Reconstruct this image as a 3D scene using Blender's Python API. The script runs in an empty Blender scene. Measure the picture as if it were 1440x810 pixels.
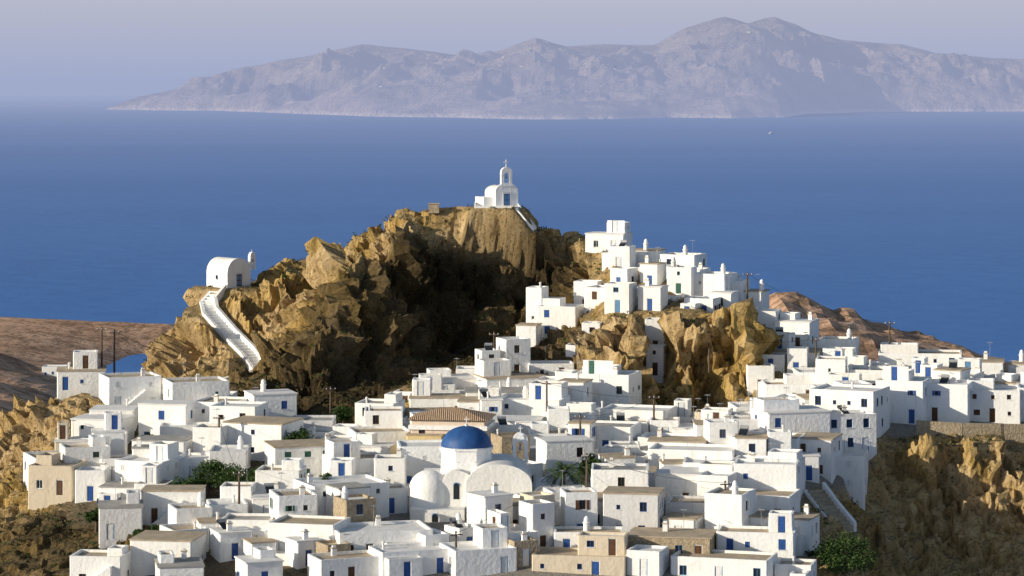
import bpy, math, random
import numpy as np
from mathutils import Vector, Matrix
R=random.Random(11)
scene=bpy.context.scene
COL=scene.collection
# ---------------------------------------------------------------- noise
def _h(a,b,c,s):
    n=(a*374761393+b*668265263+c*1274126177+s*974634777)&0xffffffff
    n=((n^(n>>13))*1103515245)&0xffffffff
    n=((n^(n>>15))*2246822519)&0xffffffff
    return ((n^(n>>16))&0xffff)/65535.0
def vn(x,y,z,s=0):
    x=np.asarray(x,float);y=np.asarray(y,float);z=np.asarray(z,float)+0*x
    xi=np.floor(x).astype(np.int64);yi=np.floor(y).astype(np.int64);zi=np.floor(z).astype(np.int64)
    fx=x-xi;fy=y-yi;fz=z-zi
    fx=fx*fx*(3-2*fx);fy=fy*fy*(3-2*fy);fz=fz*fz*(3-2*fz)
    def L(a,b,t):return a+(b-a)*t
    r=L(L(L(_h(xi,yi,zi,s),_h(xi+1,yi,zi,s),fx),L(_h(xi,yi+1,zi,s),_h(xi+1,yi+1,zi,s),fx),fy),
        L(L(_h(xi,yi,zi+1,s),_h(xi+1,yi,zi+1,s),fx),L(_h(xi,yi+1,zi+1,s),_h(xi+1,yi+1,zi+1,s),fx),fy),fz)
    return r*2-1
def fbm(x,y,z,o=4,s=0):
    t=0;a=1;
    for i in range(o):
        t=t+a*vn(x*2**i,y*2**i,z*2**i,s+i*17);a*=.5
    return t/1.6
def ridged(x,y,z,o=4,s=0):
    t=0;a=1
    for i in range(o):
        t=t+a*(1-2*np.abs(vn(x*2**i,y*2**i,z*2**i,s+i*31)));a*=.5
    return t/1.6
def facet(x,y,z,s=0,g=1.0):
    """fractured rock: every cell of a 3D cellular pattern gets its own offset and tilt"""
    xi=np.floor(x).astype(np.int64);yi=np.floor(y).astype(np.int64);zi=np.floor(z).astype(np.int64)
    best=np.full(x.shape,1e9);out=np.zeros(x.shape)
    for a in (-1,0,1):
        for b in (-1,0,1):
            for c in (-1,0,1):
                A,B,C=xi+a,yi+b,zi+c
                dx=x-(A+_h(A,B,C,s));dy=y-(B+_h(A,B,C,s+1));dz=z-(C+_h(A,B,C,s+2))
                d=dx*dx+dy*dy+dz*dz;m=d<best
                v=(_h(A,B,C,s+3)-.5)+g*((_h(A,B,C,s+4)-.5)*dx+(_h(A,B,C,s+5)-.5)*dy+(_h(A,B,C,s+6)-.5)*dz)
                best=np.where(m,d,best);out=np.where(m,v,out)
    return out*2
def sst(a,b,x):
    t=np.clip((x-a)/(b-a),0,1);return t*t*(3-2*t)
# ---------------------------------------------------------------- terrain heights (metres above the sea)
ROWS=[
(200,[(-200,150),(200,150)]),
(320,[(-150,178),(-60,184),(-20,186),(20,186),(45,172),(60,168),(150,172)]),
(345,[(-150,180),(-62,186.5),(-48,189),(-20,191),(0,191.5),(20,191.5),(33,191.5),(38,188),(45,179),(55,173),(66,175),(80,178),(150,176)]),
(380,[(-150,180),(-75,187),(-66,190),(-56,191.5),(-45,193),(-20,195),(0,195),(20,195.5),(36,196),(42,194.5),(47,189),(53,182),(60,181),(70,184),(85,186),(150,176)]),
(392,[(-150,181),(-78,188),(-68,192),(-60,194),(-50,195),(-20,196.4),(0,196.4),(20,197),(40,198),(48,196),(53,188),(60,186),(70,188.5),(80,190),(90,188),(150,175)]),
(401,[(-150,180),(-80,188),(-66,194),(-55,195.5),(-40,197.2),(-20,197.6),(0,197.8),(20,198.5),(40,200),(51,199.5),(56,197.4),(62,198.8),(70,198),(76,198.8),(90,196),(150,178)]),
(410,[(-150,180),(-84,188),(-70,193.5),(-58,196),(-40,197.5),(-20,198),(0,198.3),(20,199),(40,200.5),(52,200.5),(62,200.5),(76,200),(90,197),(150,180)]),
(430,[(-150,180),(-90,190),(-76,196),(-67,202.5),(-56,201),(-45,199.5),(-36,198.6),(-20,198.6),(-10,200.5),(5,201),(13,198.6),(36,199),(40,202),(50,203),(60,203),(77,201.5),(90,198),(150,182)]),
(435,[(-150,180),(-90,189),(-74,198),(-66,203),(-56,201),(-45,200),(-30,199.4),(-10,201),(5,202),(12,199.5),(20,200.5),(23,198),(36,199.5),(41,203),(50,203.5),(60,203),(77,201.5),(90,197),(150,181)]),
(442,[(-150,178),(-86,188),(-72,197),(-63,203),(-50,201),(-40,201),(-26,202),(-18,202.4),(-8,203),(0,204),(8,205.5),(12,207),(15,213),(18.8,213.8),(21,204),(23.4,203),(25.5,212.5),(35.5,214),(38.5,205),(47,205),(60,203),(77,201),(90,196),(150,178)]),
(455,[(-150,176),(-84,186),(-68,194),(-60,198),(-52,201),(-45,202.5),(-38,203.5),(-35,206),(-32,212),(-28.5,211),(-25,203.5),(-16,203),(-8,203.5),(0,206),(10,208.5),(16,213),(30,213.5),(38,210),(48,206),(60,203),(80,199),(150,170)]),
(470,[(-150,172),(-80,183),(-68,191),(-58,199),(-52,205),(-46,205.5),(-40,204.5),(-37,208),(-34,213.5),(-32,211),(-28,218.5),(-24,217.5),(-20,208),(-11,205),(0,206),(6,208),(12,213),(18,217),(26,217),(33,213),(41,208),(60,199),(80,193),(150,165)]),
(485,[(-150,168),(-80,180),(-66,193),(-58,206),(-53,213.4),(-48,214.4),(-44,214.4),(-39,217),(-33,214.5),(-29,217.5),(-24,222),(-19,224.5),(-14,217),(-7,211.5),(2,211),(8,214),(12,219),(17,221),(23,218),(33,210),(45,202),(80,188),(150,160)]),
(500,[(-150,165),(-80,178),(-66,197),(-58,207),(-53,212.4),(-48,213.5),(-44,215.5),(-40,218.8),(-36,219.4),(-33,219.6),(-30,220.8),(-28,223),(-22,225),(-15,227.6),(-10,228.2),(1,228.2),(4,225),(7,224.6),(12,224),(17,220),(28,209),(45,198),(80,182),(150,160)]),
(515,[(-150,162),(-80,174),(-60,196),(-50,206),(-40,212),(-20,220),(0,221),(12,216),(28,200),(45,190),(80,178),(150,158)]),
(560,[(-200,162),(-140,166),(-80,168),(-60,172),(-20,184),(10,186),(40,176),(80,172),(200,155)]),
(700,[(-300,156),(-126,164),(-60,155),(0,145),(60,160),(100,163),(150,160),(300,120)]),
(900,[(-300,142),(-162,150),(-80,120),(0,120),(50,168),(66,178),(76,182),(84,183.5),(92,181),(108,176),(121,171),(138,166),(152,160),(170,148),(220,118),(300,70)]),
(1000,[(-400,140),(-180,143),(-80,100),(0,90),(100,120),(200,60),(300,20),(500,-15)]),
(1200,[(-700,150),(-216,136),(-156,112),(-100,80),(0,40),(100,10),(200,-12),(500,-20)]),
(1600,[(-800,110),(-288,84),(-200,50),(-100,8),(0,-10),(600,-20)]),
(2100,[(-900,60),(-378,36),(-300,8),(-200,-10),(600,-20)]),
(2450,[(-1000,34),(-441,16),(-380,6),(-345,-5),(-250,-12),(600,-20)]),
(2600,[(-1200,34),(-470,22),(-420,16),(-370,6),(-340,-3),(-300,-6),(-240,-12),(600,-20)]),
(2720,[(-1200,34),(-486,25),(-400,21),(-330,19),(-290,12),(-240,-12),(600,-20)]),
(2900,[(-1200,20),(-522,10),(-400,4),(-330,-8),(600,-20)]),
(3050,[(-1200,-12),(600,-20)]),
(3400,[(-1200,-25),(600,-25)]),
]
RY=np.array([r[0] for r in ROWS],float)
def H(x,y):
    x=np.asarray(x,float);y=np.asarray(y,float)+0*x
    P=np.stack([np.interp(x,[p[0] for p in r[1]],[p[1] for p in r[1]]) for r in ROWS])
    i=np.clip(np.searchsorted(RY,y,side='right')-1,0,len(RY)-2)
    t=np.clip((y-RY[i])/(RY[i+1]-RY[i]),0,1)
    a=np.take_along_axis(P,i[None],0)[0];b=np.take_along_axis(P,(i+1)[None],0)[0]
    return a+(b-a)*t
def ground(x,y): return float(H(np.array([x]),np.array([y]))[0])
# ---------------------------------------------------------------- materials
def newmat(name):
    m=bpy.data.materials.new(name);m.use_nodes=True
    nt=m.node_tree;b=nt.nodes['Principled BSDF'];return m,nt,b
def N(nt,t,**k):
    n=nt.nodes.new(t)
    for a,v in k.items(): setattr(n,a,v)
    return n
def noise(nt,scale,detail=4,vec=None,rough=.55,stretch=None):
    n=N(nt,'ShaderNodeTexNoise');n.inputs['Scale'].default_value=scale;n.inputs['Detail'].default_value=detail;n.inputs['Roughness'].default_value=rough
    g=N(nt,'ShaderNodeNewGeometry') if vec is None else None
    v=g.outputs['Position'] if vec is None else vec
    if stretch:
        m=N(nt,'ShaderNodeMapping');m.inputs['Scale'].default_value=stretch;nt.links.new(v,m.inputs['Vector']);v=m.outputs['Vector']
    nt.links.new(v,n.inputs['Vector']);return n.outputs['Fac']
def ramp(nt,fac,stops):
    r=N(nt,'ShaderNodeValToRGB');e=r.color_ramp.elements
    while len(e)<len(stops): e.new(.5)
    for el,(p,c) in zip(e,stops): el.position=p;el.color=(c[0],c[1],c[2],1) if isinstance(c,tuple) else (c,c,c,1)
    nt.links.new(fac,r.inputs['Fac']);return r.outputs['Color']
def mix(nt,f,a,b,mode='MIX'):
    m=N(nt,'ShaderNodeMix',data_type='RGBA',blend_type=mode)
    for s,v in ((m.inputs[0],f),(m.inputs[6],a),(m.inputs[7],b)):
        if isinstance(v,(int,float)): s.default_value=v
        elif isinstance(v,tuple): s.default_value=(v[0],v[1],v[2],1)
        else: nt.links.new(v,s)
    return m.outputs[2]
def bump(nt,b,hgt,strength=.5,dist=.1):
    n=N(nt,'ShaderNodeBump');n.inputs['Strength'].default_value=strength;n.inputs['Distance'].default_value=dist
    nt.links.new(hgt,n.inputs['Height']);nt.links.new(n.outputs[0],b.inputs['Normal'])
def simple(name,c,rough=.8,var=.25,scale=1.5,bs=.3,bd=.05,spec=.3):
    m,nt,b=newmat(name)
    f=noise(nt,scale,4);d=tuple(v*(1-var) for v in c)
    nt.links.new(ramp(nt,f,[(.3,d),(.7,c)]),b.inputs['Base Color'])
    b.inputs['Roughness'].default_value=rough;b.inputs['Specular IOR Level'].default_value=spec
    bump(nt,b,noise(nt,scale*4,2),bs,bd);return m
def plaster(name,c,c2):
    m,nt,b=newmat(name)
    oi=N(nt,'ShaderNodeObjectInfo')
    base=mix(nt,oi.outputs['Random'],c,tuple(v*k for v,k in zip(c,(.92,.905,.88))))
    st=noise(nt,.9,5,stretch=(1.2,1.2,.28),rough=.68)
    col=mix(nt,ramp(nt,st,[(.52,0.),(.76,.75)]),base,c2)
    f2=noise(nt,.25,2)
    col=mix(nt,ramp(nt,f2,[(.45,0.),(.85,.18)]),col,(.62,.58,.52))
    nt.links.new(col,b.inputs['Base Color']);b.inputs['Roughness'].default_value=.92;b.inputs['Specular IOR Level'].default_value=.15
    bump(nt,b,noise(nt,2.2,4),.6,.14);return m
M={}
M['white']=plaster('whitewash_plaster',(.90,.90,.89),(.68,.63,.57))
M['grey']=plaster('weathered_grey_limewash',(.68,.68,.69),(.50,.47,.44))
M['cream']=plaster('weathered_plaster',(.66,.57,.44),(.43,.36,.27))
M['yellow']=plaster('ochre_plaster',(.74,.58,.30),(.52,.40,.22))
M['pink']=plaster('pale_pink_plaster',(.74,.62,.52),(.55,.44,.36))
M['rwhite']=simple('roof_limewash',(.82,.80,.77),.9,.2,.8)
M['rbeige']=simple('roof_cement_beige',(.52,.42,.30),.95,.35,.7)
M['rgrey']=simple('roof_cement_grey',(.42,.40,.37),.95,.35,.7)
M['blue']=simple('blue_paint',(.03,.10,.34),.5,.3,3)
M['lblue']=simple('faded_blue_paint',(.12,.27,.48),.6,.3,3)
M['green']=simple('green_paint',(.04,.14,.10),.6,.3,3)
M['brown']=simple('brown_wood',(.13,.06,.03),.7,.4,3)
M['red']=simple('red_paint',(.36,.05,.03),.6,.3,3)
M['wframe']=simple('white_paint',(.75,.75,.74),.5,.1,3)
M['metal']=simple('galvanised_metal',(.35,.36,.38),.4,.2,3)
M['wood']=simple('weathered_pole_wood',(.14,.10,.07),.9,.4,2)
M['dome']=simple('blue_dome_paint',(.026,.10,.30),.55,.35,1.2,.3,.05,.35)
m,nt,b=newmat('dark_glass');b.inputs['Base Color'].default_value=(.02,.025,.03,1);b.inputs['Roughness'].default_value=.15;M['glass']=m
m,nt,b=newmat('rubble_stone')
v=N(nt,'ShaderNodeTexVoronoi');v.inputs['Scale'].default_value=3.6
g=N(nt,'ShaderNodeNewGeometry');nt.links.new(g.outputs['Position'],v.inputs['Vector'])
c=ramp(nt,noise(nt,2.2,5),[(.3,(.30,.23,.15)),(.7,(.52,.43,.30))])
c=mix(nt,ramp(nt,v.outputs['Distance'],[(.3,0.),(.6,.4)]),c,(.22,.17,.11))
nt.links.new(c,b.inputs['Base Color']);b.inputs['Roughness'].default_value=.95
bump(nt,b,v.outputs['Distance'],.6,-.1);M['stone']=m
m,nt,b=newmat('terracotta_tiles')
w=N(nt,'ShaderNodeTexWave');w.inputs['Scale'].default_value=1.1;w.inputs['Distortion'].default_value=.6
g=N(nt,'ShaderNodeNewGeometry');nt.links.new(g.outputs['Position'],w.inputs['Vector'])
nt.links.new(mix(nt,ramp(nt,w.outputs['Fac'],[(.1,.7),(.6,0.)]),ramp(nt,noise(nt,2,4),[(.3,(.40,.25,.15)),(.7,(.60,.43,.27))]),(.20,.12,.07)),b.inputs['Base Color'])
b.inputs['Roughness'].default_value=.9;bump(nt,b,w.outputs['Fac'],.8,.12);M['tile']=m
def rockmat(name):
    m,nt,b=newmat(name)
    g=N(nt,'ShaderNodeNewGeometry');s=N(nt,'ShaderNodeSeparateXYZ');nt.links.new(g.outputs['Normal'],s.inputs[0])
    big=noise(nt,.06,4,rough=.6)
    med=noise(nt,.42,8,rough=.70,stretch=(1.2,1.2,.42))
    fine=noise(nt,2.4,6,rough=.74)
    rock=ramp(nt,med,[(.30,(.11,.074,.038)),(.38,(.33,.225,.105)),(.48,(.58,.41,.20)),(.64,(.72,.54,.31)),(.8,(.54,.44,.32))])
    och=ramp(nt,med,[(.30,(.09,.062,.02)),(.41,(.29,.195,.06)),(.52,(.54,.365,.13)),(.72,(.70,.50,.21))])
    rock=mix(nt,ramp(nt,big,[(.44,0.),(.58,1.)]),rock,och)
    rock=mix(nt,ramp(nt,fine,[(.36,.9),(.45,0.)]),rock,(.05,.036,.018))
    soil=ramp(nt,fine,[(.36,(.12,.092,.042)),(.46,(.27,.20,.095)),(.6,(.45,.32,.175)),(.75,(.54,.41,.25))])
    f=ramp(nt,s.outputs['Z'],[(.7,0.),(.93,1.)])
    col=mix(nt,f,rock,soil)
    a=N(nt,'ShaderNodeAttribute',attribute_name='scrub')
    col=mix(nt,a.outputs['Fac'],col,ramp(nt,fine,[(.35,(.022,.018,.009)),(.6,(.08,.057,.029)),(.75,(.18,.13,.07))]))  # dark tone: scrubby ground plus the hill's shadow painted into the colour
    a=N(nt,'ShaderNodeAttribute',attribute_name='pave')
    col=mix(nt,a.outputs['Fac'],col,ramp(nt,fine,[(.3,(.20,.18,.15)),(.7,(.46,.43,.38))]))
    nt.links.new(col,b.inputs['Base Color']);b.inputs['Roughness'].default_value=.97;b.inputs['Specular IOR Level'].default_value=.1
    h=N(nt,'ShaderNodeMath',operation='ADD');nt.links.new(med,h.inputs[0]);nt.links.new(fine,h.inputs[1])
    bump(nt,b,h.outputs[0],1.,.55);return m
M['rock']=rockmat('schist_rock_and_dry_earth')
m,nt,b=newmat('dry_brown_hills')
f1=noise(nt,.03,6,rough=.68);f2=noise(nt,.15,6,rough=.72)
c=ramp(nt,f1,[(.36,(.34,.205,.135)),(.5,(.58,.365,.245)),(.7,(.72,.48,.335))])
c=mix(nt,ramp(nt,f2,[(.42,.75),(.52,0.)]),c,(.17,.115,.07))
nt.links.new(c,b.inputs['Base Color']);b.inputs['Roughness'].default_value=1;b.inputs['Specular IOR Level'].default_value=.05
bump(nt,b,f2,.6,3);M['far']=m
def leafmat(name,c1,c2):
    m,nt,b=newmat(name);nt.links.new(ramp(nt,noise(nt,1.3,4),[(.32,c1),(.68,c2)]),b.inputs['Base Color']);b.inputs['Roughness'].default_value=.8;b.inputs['Specular IOR Level'].default_value=.15;return m
M['leaf']=leafmat('dark_green_foliage',(.018,.04,.012),(.07,.12,.03))
M['olive']=leafmat('olive_scrub',(.05,.045,.018),(.15,.125,.05))
M['palm']=leafmat('palm_frond',(.03,.06,.02),(.09,.13,.045))
# ---------------------------------------------------------------- mesh builder
class MB:
    def __init__(s): s.v=[];s.f=[];s.m=[];s.mats=[];s.sm=[]
    def mi(s,k):
        if k not in s.mats: s.mats.append(k)
        return s.mats.index(k)
    def face(s,pts,k,smooth=False):
        i=len(s.v);s.v.extend(tuple(p) for p in pts);s.f.append(tuple(range(i,i+len(pts))));s.m.append(s.mi(k));s.sm.append(smooth)
    def box(s,x0,x1,y0,y1,z0,z1,k):
        a=[(x0,y0,z0),(x1,y0,z0),(x1,y1,z0),(x0,y1,z0),(x0,y0,z1),(x1,y0,z1),(x1,y1,z1),(x0,y1,z1)]
        for q in ((0,1,5,4),(1,2,6,5),(2,3,7,6),(3,0,4,7),(4,5,6,7),(3,2,1,0)): s.face([a[j] for j in q],k)
    def rev(s,prof,cx,cy,k,n=20,a0=0,a1=2*math.pi,smooth=True,sy=1):
        for j in range(n):
            t0=a0+(a1-a0)*j/n;t1=a0+(a1-a0)*(j+1)/n
            for (r0,z0),(r1,z1) in zip(prof,prof[1:]):
                p=[(cx+r0*math.cos(t0),cy+sy*r0*math.sin(t0),z0),(cx+r0*math.cos(t1),cy+sy*r0*math.sin(t1),z0),(cx+r1*math.cos(t1),cy+sy*r1*math.sin(t1),z1),(cx+r1*math.cos(t0),cy+sy*r1*math.sin(t0),z1)]
                if r1<1e-4:p=p[:3]
                elif r0<1e-4:p=[p[0],p[2],p[3]]
                s.face(p,k,smooth)
    def tube(s,a,b,r0,r1,k,n=6):
        a=Vector(a);b=Vector(b);d=(b-a).normalized();u=d.orthogonal().normalized();w=d.cross(u)
        for j in range(n):
            t0=2*math.pi*j/n;t1=2*math.pi*(j+1)/n
            o0=u*math.cos(t0)+w*math.sin(t0);o1=u*math.cos(t1)+w*math.sin(t1)
            s.face([a+o0*r0,a+o1*r0,b+o1*r1,b+o0*r1],k,True)
        s.face([b+(u*math.cos(2*math.pi*j/n)+w*math.sin(2*math.pi*j/n))*r1 for j in range(n)],k)
    def mesh(s,name,merge=False):
        me=bpy.data.meshes.new(name);me.from_pydata(s.v,[],s.f)
        for k in s.mats: me.materials.append(M[k])
        me.polygons.foreach_set('material_index',s.m);me.polygons.foreach_set('use_smooth',s.sm)
        if any(s.sm) or merge:
            import bmesh
            bm=bmesh.new();bm.from_mesh(me);bmesh.ops.remove_doubles(bm,verts=bm.verts,dist=.002);bm.to_mesh(me);bm.free()
            if any(s.sm):
                try: me.set_sharp_from_angle(angle=math.radians(50))
                except Exception: pass
        me.update();return me
def obj(name,me,parent=None,loc=(0,0,0),rz=0,**pr):
    o=bpy.data.objects.new(name,me);COL.objects.link(o)
    if parent is not None:o.parent=parent
    o.location=loc;o.rotation_euler=(0,0,rz)
    for k,v in pr.items():o[k]=v
    return o
def empty(name,loc,rz,label,cat,**pr):
    o=obj(name,None,None,loc,rz,label=label,category=cat,**pr);o.empty_display_size=.5;return o
# ---------------------------------------------------------------- windows, doors
_wl={}
def opening_mesh(kind,w,h,col):
    key=(kind,w,h,col)
    if key in _wl:return _wl[key]
    b=MB();x=w/2
    if kind=='door':
        b.box(-x+.002,-x+.09,.06,.19,.002,h-.002,'wframe' if col!='wframe' else 'lblue');b.box(x-.09,x-.002,.06,.19,.002,h-.002,'wframe' if col!='wframe' else 'lblue')
        b.box(-x+.09,x-.09,.10,.19,.0,h-.10,col)
        for z in (.15,1.05): b.box(-x+.2,x-.2,.07,.099,z,z+.75,col)
        b.box(-x+.09,x-.09,.06,.19,h-.10,h-.002,'wframe')
    elif kind=='shut':
        b.box(-x+.002,-.015,.05,.10,.002,h-.002,col);b.box(.015,x-.002,.05,.10,.002,h-.002,col)
        b.box(-.015,.015,.07,.10,.002,h-.002,'brown')
        n=5
        for i in range(n):
            z=.1+(h-.2)*i/n
            b.box(-x+.08,-.08,.025,.049,z,z+.1,col);b.box(.08,x-.08,.025,.049,z,z+.1,col)
        b.box(-x-.07,x+.07,-.09,-.003,-.08,-.01,'rwhite')
    else:
        t=.08
        b.box(-x+.002,-x+t,.10,.16,.002,h-.002,col);b.box(x-t,x-.002,.10,.16,.002,h-.002,col)
        b.box(-x+t,x-t,.10,.16,.002,t,col);b.box(-x+t,x-t,.10,.16,h-t,h-.002,col)
        if w>.7: b.box(-.025,.025,.11,.16,t,h-t,col)
        b.face([(-x,.17,0),(x,.17,0),(x,.17,h),(-x,.17,h)],'glass')
        b.box(-x-.07,x+.07,-.09,-.003,-.08,-.01,'rwhite')
        if kind=='open':
            b.box(-x-w*.48,-x-.02,-.06,-.004,.01,h-.01,col);b.box(x+.02,x+w*.48,-.06,-.004,.01,h-.01,col)
    me=b.mesh('door' if kind=='door' else 'window');_wl[key]=me;return me
def holed(b,o,U,W,z0,z1,Nv,holes,k,c):
    us=sorted({c,W-c}|{q for h in holes for q in h[:2]});vs=sorted({z0,z1}|{q for h in holes for q in h[2:4]})
    P=lambda u,z,dp=0:(o[0]+U[0]*u-Nv[0]*dp,o[1]+U[1]*u-Nv[1]*dp,z)
    for u0,u1 in zip(us,us[1:]):
        for a,d in zip(vs,vs[1:]):
            um=(u0+u1)/2;vm=(a+d)/2
            if any(h[0]<um<h[1] and h[2]<vm<h[3] for h in holes):continue
            b.face([P(u0,a),P(u1,a),P(u1,d),P(u0,d)],k)
    e=.2
    for h in holes:
        u0,u1,a,d=h[:4]
        b.face([P(u0,a),P(u0,a,e),P(u0,d,e),P(u0,d)],k);b.face([P(u1,a,e),P(u1,a),P(u1,d),P(u1,d,e)],k)
        b.face([P(u0,a),P(u1,a),P(u1,a,e),P(u0,a,e)],k);b.face([P(u0,d,e),P(u1,d,e),P(u1,d),P(u0,d)],k)
        b.face([P(u0,a,e),P(u1,a,e),P(u1,d,e),P(u0,d,e)],'brown')
ROOFC={'rwhite':'white','rbeige':'beige','rgrey':'grey'}
def volume(E,x0,y0,w,d,z0,h,wall,roof,style,trim,holes,zf):
    b=MB();c=.14;x1=x0+w;y1=y0+d;zt=z0+h
    S={'f':((x0,y0),(1,0),w,(0,-1),0),'r':((x1,y0),(0,1),d,(1,0),math.pi/2),'k':((x1,y1),(-1,0),w,(0,1),math.pi),'l':((x0,y1),(0,-1),d,(-1,0),-math.pi/2)}
    for s,(o,U,W,Nv,rz) in S.items():
        hs=[(q[0],q[1],q[2],q[3]) for q in holes.get(s,[])]
        holed(b,o,U,W,zf,zt,Nv,hs,wall,c)
        nx=o[0]+U[0]*W;ny=o[1]+U[1]*W
        V={(1,0):(0,1),(0,1):(-1,0),(-1,0):(0,-1),(0,-1):(1,0)}[U]
        p=(nx-U[0]*c,ny-U[1]*c);q=(nx+V[0]*c,ny+V[1]*c)
        b.face([(p[0],p[1],zf),(q[0],q[1],zf),(q[0],q[1],zt),(p[0],p[1],zt)],wall)
        for hh in holes.get(s,[]):
            kind,col=hh[4],hh[5];ww=round(hh[1]-hh[0],2);ht=round(hh[3]-hh[2],2)
            um=(hh[0]+hh[1])/2
            obj('door' if kind=='door' else 'window',opening_mesh(kind,ww,ht,col),E,(o[0]+U[0]*um,o[1]+U[1]*um,hh[2]),rz)
    t=.28;par=.32
    A=[(x0+c,y0),(x1-c,y0),(x1,y0+c),(x1,y1-c),(x1-c,y1),(x0+c,y1),(x0,y1-c),(x0,y0+c)]
    I=[(x0+t,y0+t),(x1-t,y0+t),(x1-t,y1-t),(x0+t,y1-t)]
    rb=MB()
    if style=='par':
        z=lambda p:(p[0],p[1],zt)
        b.face([z(A[0]),z(A[1]),z(I[1]),z(I[0])],wall);b.face([z(A[2]),z(A[3]),z(I[2]),z(I[1])],wall)
        b.face([z(A[4]),z(A[5]),z(I[3]),z(I[2])],wall);b.face([z(A[6]),z(A[7]),z(I[0]),z(I[3])],wall)
        for a,bb,i in ((1,2,1),(3,4,2),(5,6,3),(7,0,0)): b.face([z(A[a]),z(A[bb]),z(I[i])],wall)
        zr=zt-par
        for i in range(4):
            p,q=I[i],I[(i+1)%4];b.face([(q[0],q[1],zr),(p[0],p[1],zr),(p[0],p[1],zt),(q[0],q[1],zt)],wall)
        rb.face([(p[0],p[1],zr) for p in I],roof)
    else:
        o=.10;rb.box(x0-o,x1+o,y0-o,y1+o,zt,zt+.16,roof)
    obj('wall',b.mesh('wall'),E);obj('roof',rb.mesh('roof'),E)
    return zt-(par if style=='par' else -.16)
_ch={}
def chimney(E,x,y,z,kind):
    if kind not in _ch:
        b=MB()
        if kind==0:
            b.box(-.3,.3,-.25,.25,-.1,.9,'white');b.box(-.4,.4,-.34,.34,.9,1.0,'rbeige');b.box(-.22,.22,-.18,.18,1.0,1.25,'white')
        elif kind==1:
            b.rev([(.42,-.1),(.40,.9),(.5,.95),(.5,1.05),(.36,1.1),(.34,1.5),(.2,1.75),(0,1.85)],0,0,'white',12)
        else:
            b.rev([(.16,-.1),(.15,.7),(.22,.75),(.22,.9),(0,1.05)],0,0,'rwhite',8)
        _ch[kind]=b.mesh('chimney')
    obj('chimney',_ch[kind],E,(x,y,z))
_wh=None
def water_heater(E,x,y,z,rz):
    global _wh
    if _wh is None:
        b=MB();b.tube((-.6,.5,1.0),(.6,.5,1.0),.26,.26,'metal',10)
        b.face([(-.6,-.7,.1),(.6,-.7,.1),(.6,.45,.85),(-.6,.45,.85)],'glass');b.box(-.6,-.54,.42,.48,0,.85,'metal');b.box(.54,.6,.42,.48,0,.85,'metal');_wh=b.mesh('water_heater')
    obj('water_heater',_wh,E,(x,y,z),rz)
def antenna(E,x,y,z):
    b=MB();b.tube((0,0,-.1),(0,0,2.6),.03,.02,'metal',5)
    for i in range(5): b.tube((-.5+.06*i,-.3+.2*i,2.45),(.5-.06*i,-.3+.2*i,2.45),.015,.015,'metal',4)
    b.tube((0,-.35,2.45),(0,.6,2.45),.02,.02,'metal',4);obj('antenna',b.mesh('antenna'),E,(x,y,z))
def outer_stair(E,x,y,h,w,sg):
    b=MB();n=max(4,int(h/.2))
    for i in range(n):
        x0=x+sg*i*.27;x1=x+sg*(i+1)*.27
        b.box(min(x0,x1),max(x0,x1),y-1.0,y-.01,-4,h*(i+1)/n,'white')
    obj('stair',b.mesh('stair'),E)
FP=[]
def mk_holes(w,d,h,z0,trim,kinds,dens,door=True,rr=R):
    n=max(1,int(round(h/3.0)));fh=h/n;H_={'f':[],'l':[],'r':[]}
    for s,W in (('f',w),('l',d),('r',d)):
        dn=dens if s=='f' else dens*.6
        cnt=max(1,int((W-.8)/2.1));stp=(W-.8)/cnt
        dd=rr.randrange(cnt) if (door and s=='f') else -1
        for k in range(n):
            zf=z0+k*fh
            for i in range(cnt):
                uc=.4+stp*(i+.5)+rr.uniform(-.22,.22)*(1 if stp>1.6 else 0)
                if k==0 and i==dd:
                    H_[s].append((round(uc-.5,2),round(uc+.5,2),zf+.05,zf+2.15,'door',rr.choice([trim,trim,'brown','blue','wframe'])))
                elif rr.random()<dn:
                    ww,hh=rr.choice([(.9,1.2),(.9,1.2),(.9,1.3),(.6,.7),(.5,.6)])
                    if fh<2.6: hh=min(hh,.8)
                    zz=zf+min(fh-.45-hh,1.05) if hh<1.2 else zf+.85
                    zz=min(zz,z0+h-.6-hh)
                    if zz<zf+.2: continue
                    H_[s].append((round(uc-ww/2,2),round(uc+ww/2,2),zz,zz+hh,rr.choice(kinds),trim))
    return H_
TR={'blue':'blue','lblue':'faded blue','brown':'brown wooden','green':'green','wframe':'white framed','red':'red'}
WN={'white':'whitewashed','cream':'beige','yellow':'yellow','stone':'stone','grey':'weathered grey'}
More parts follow.
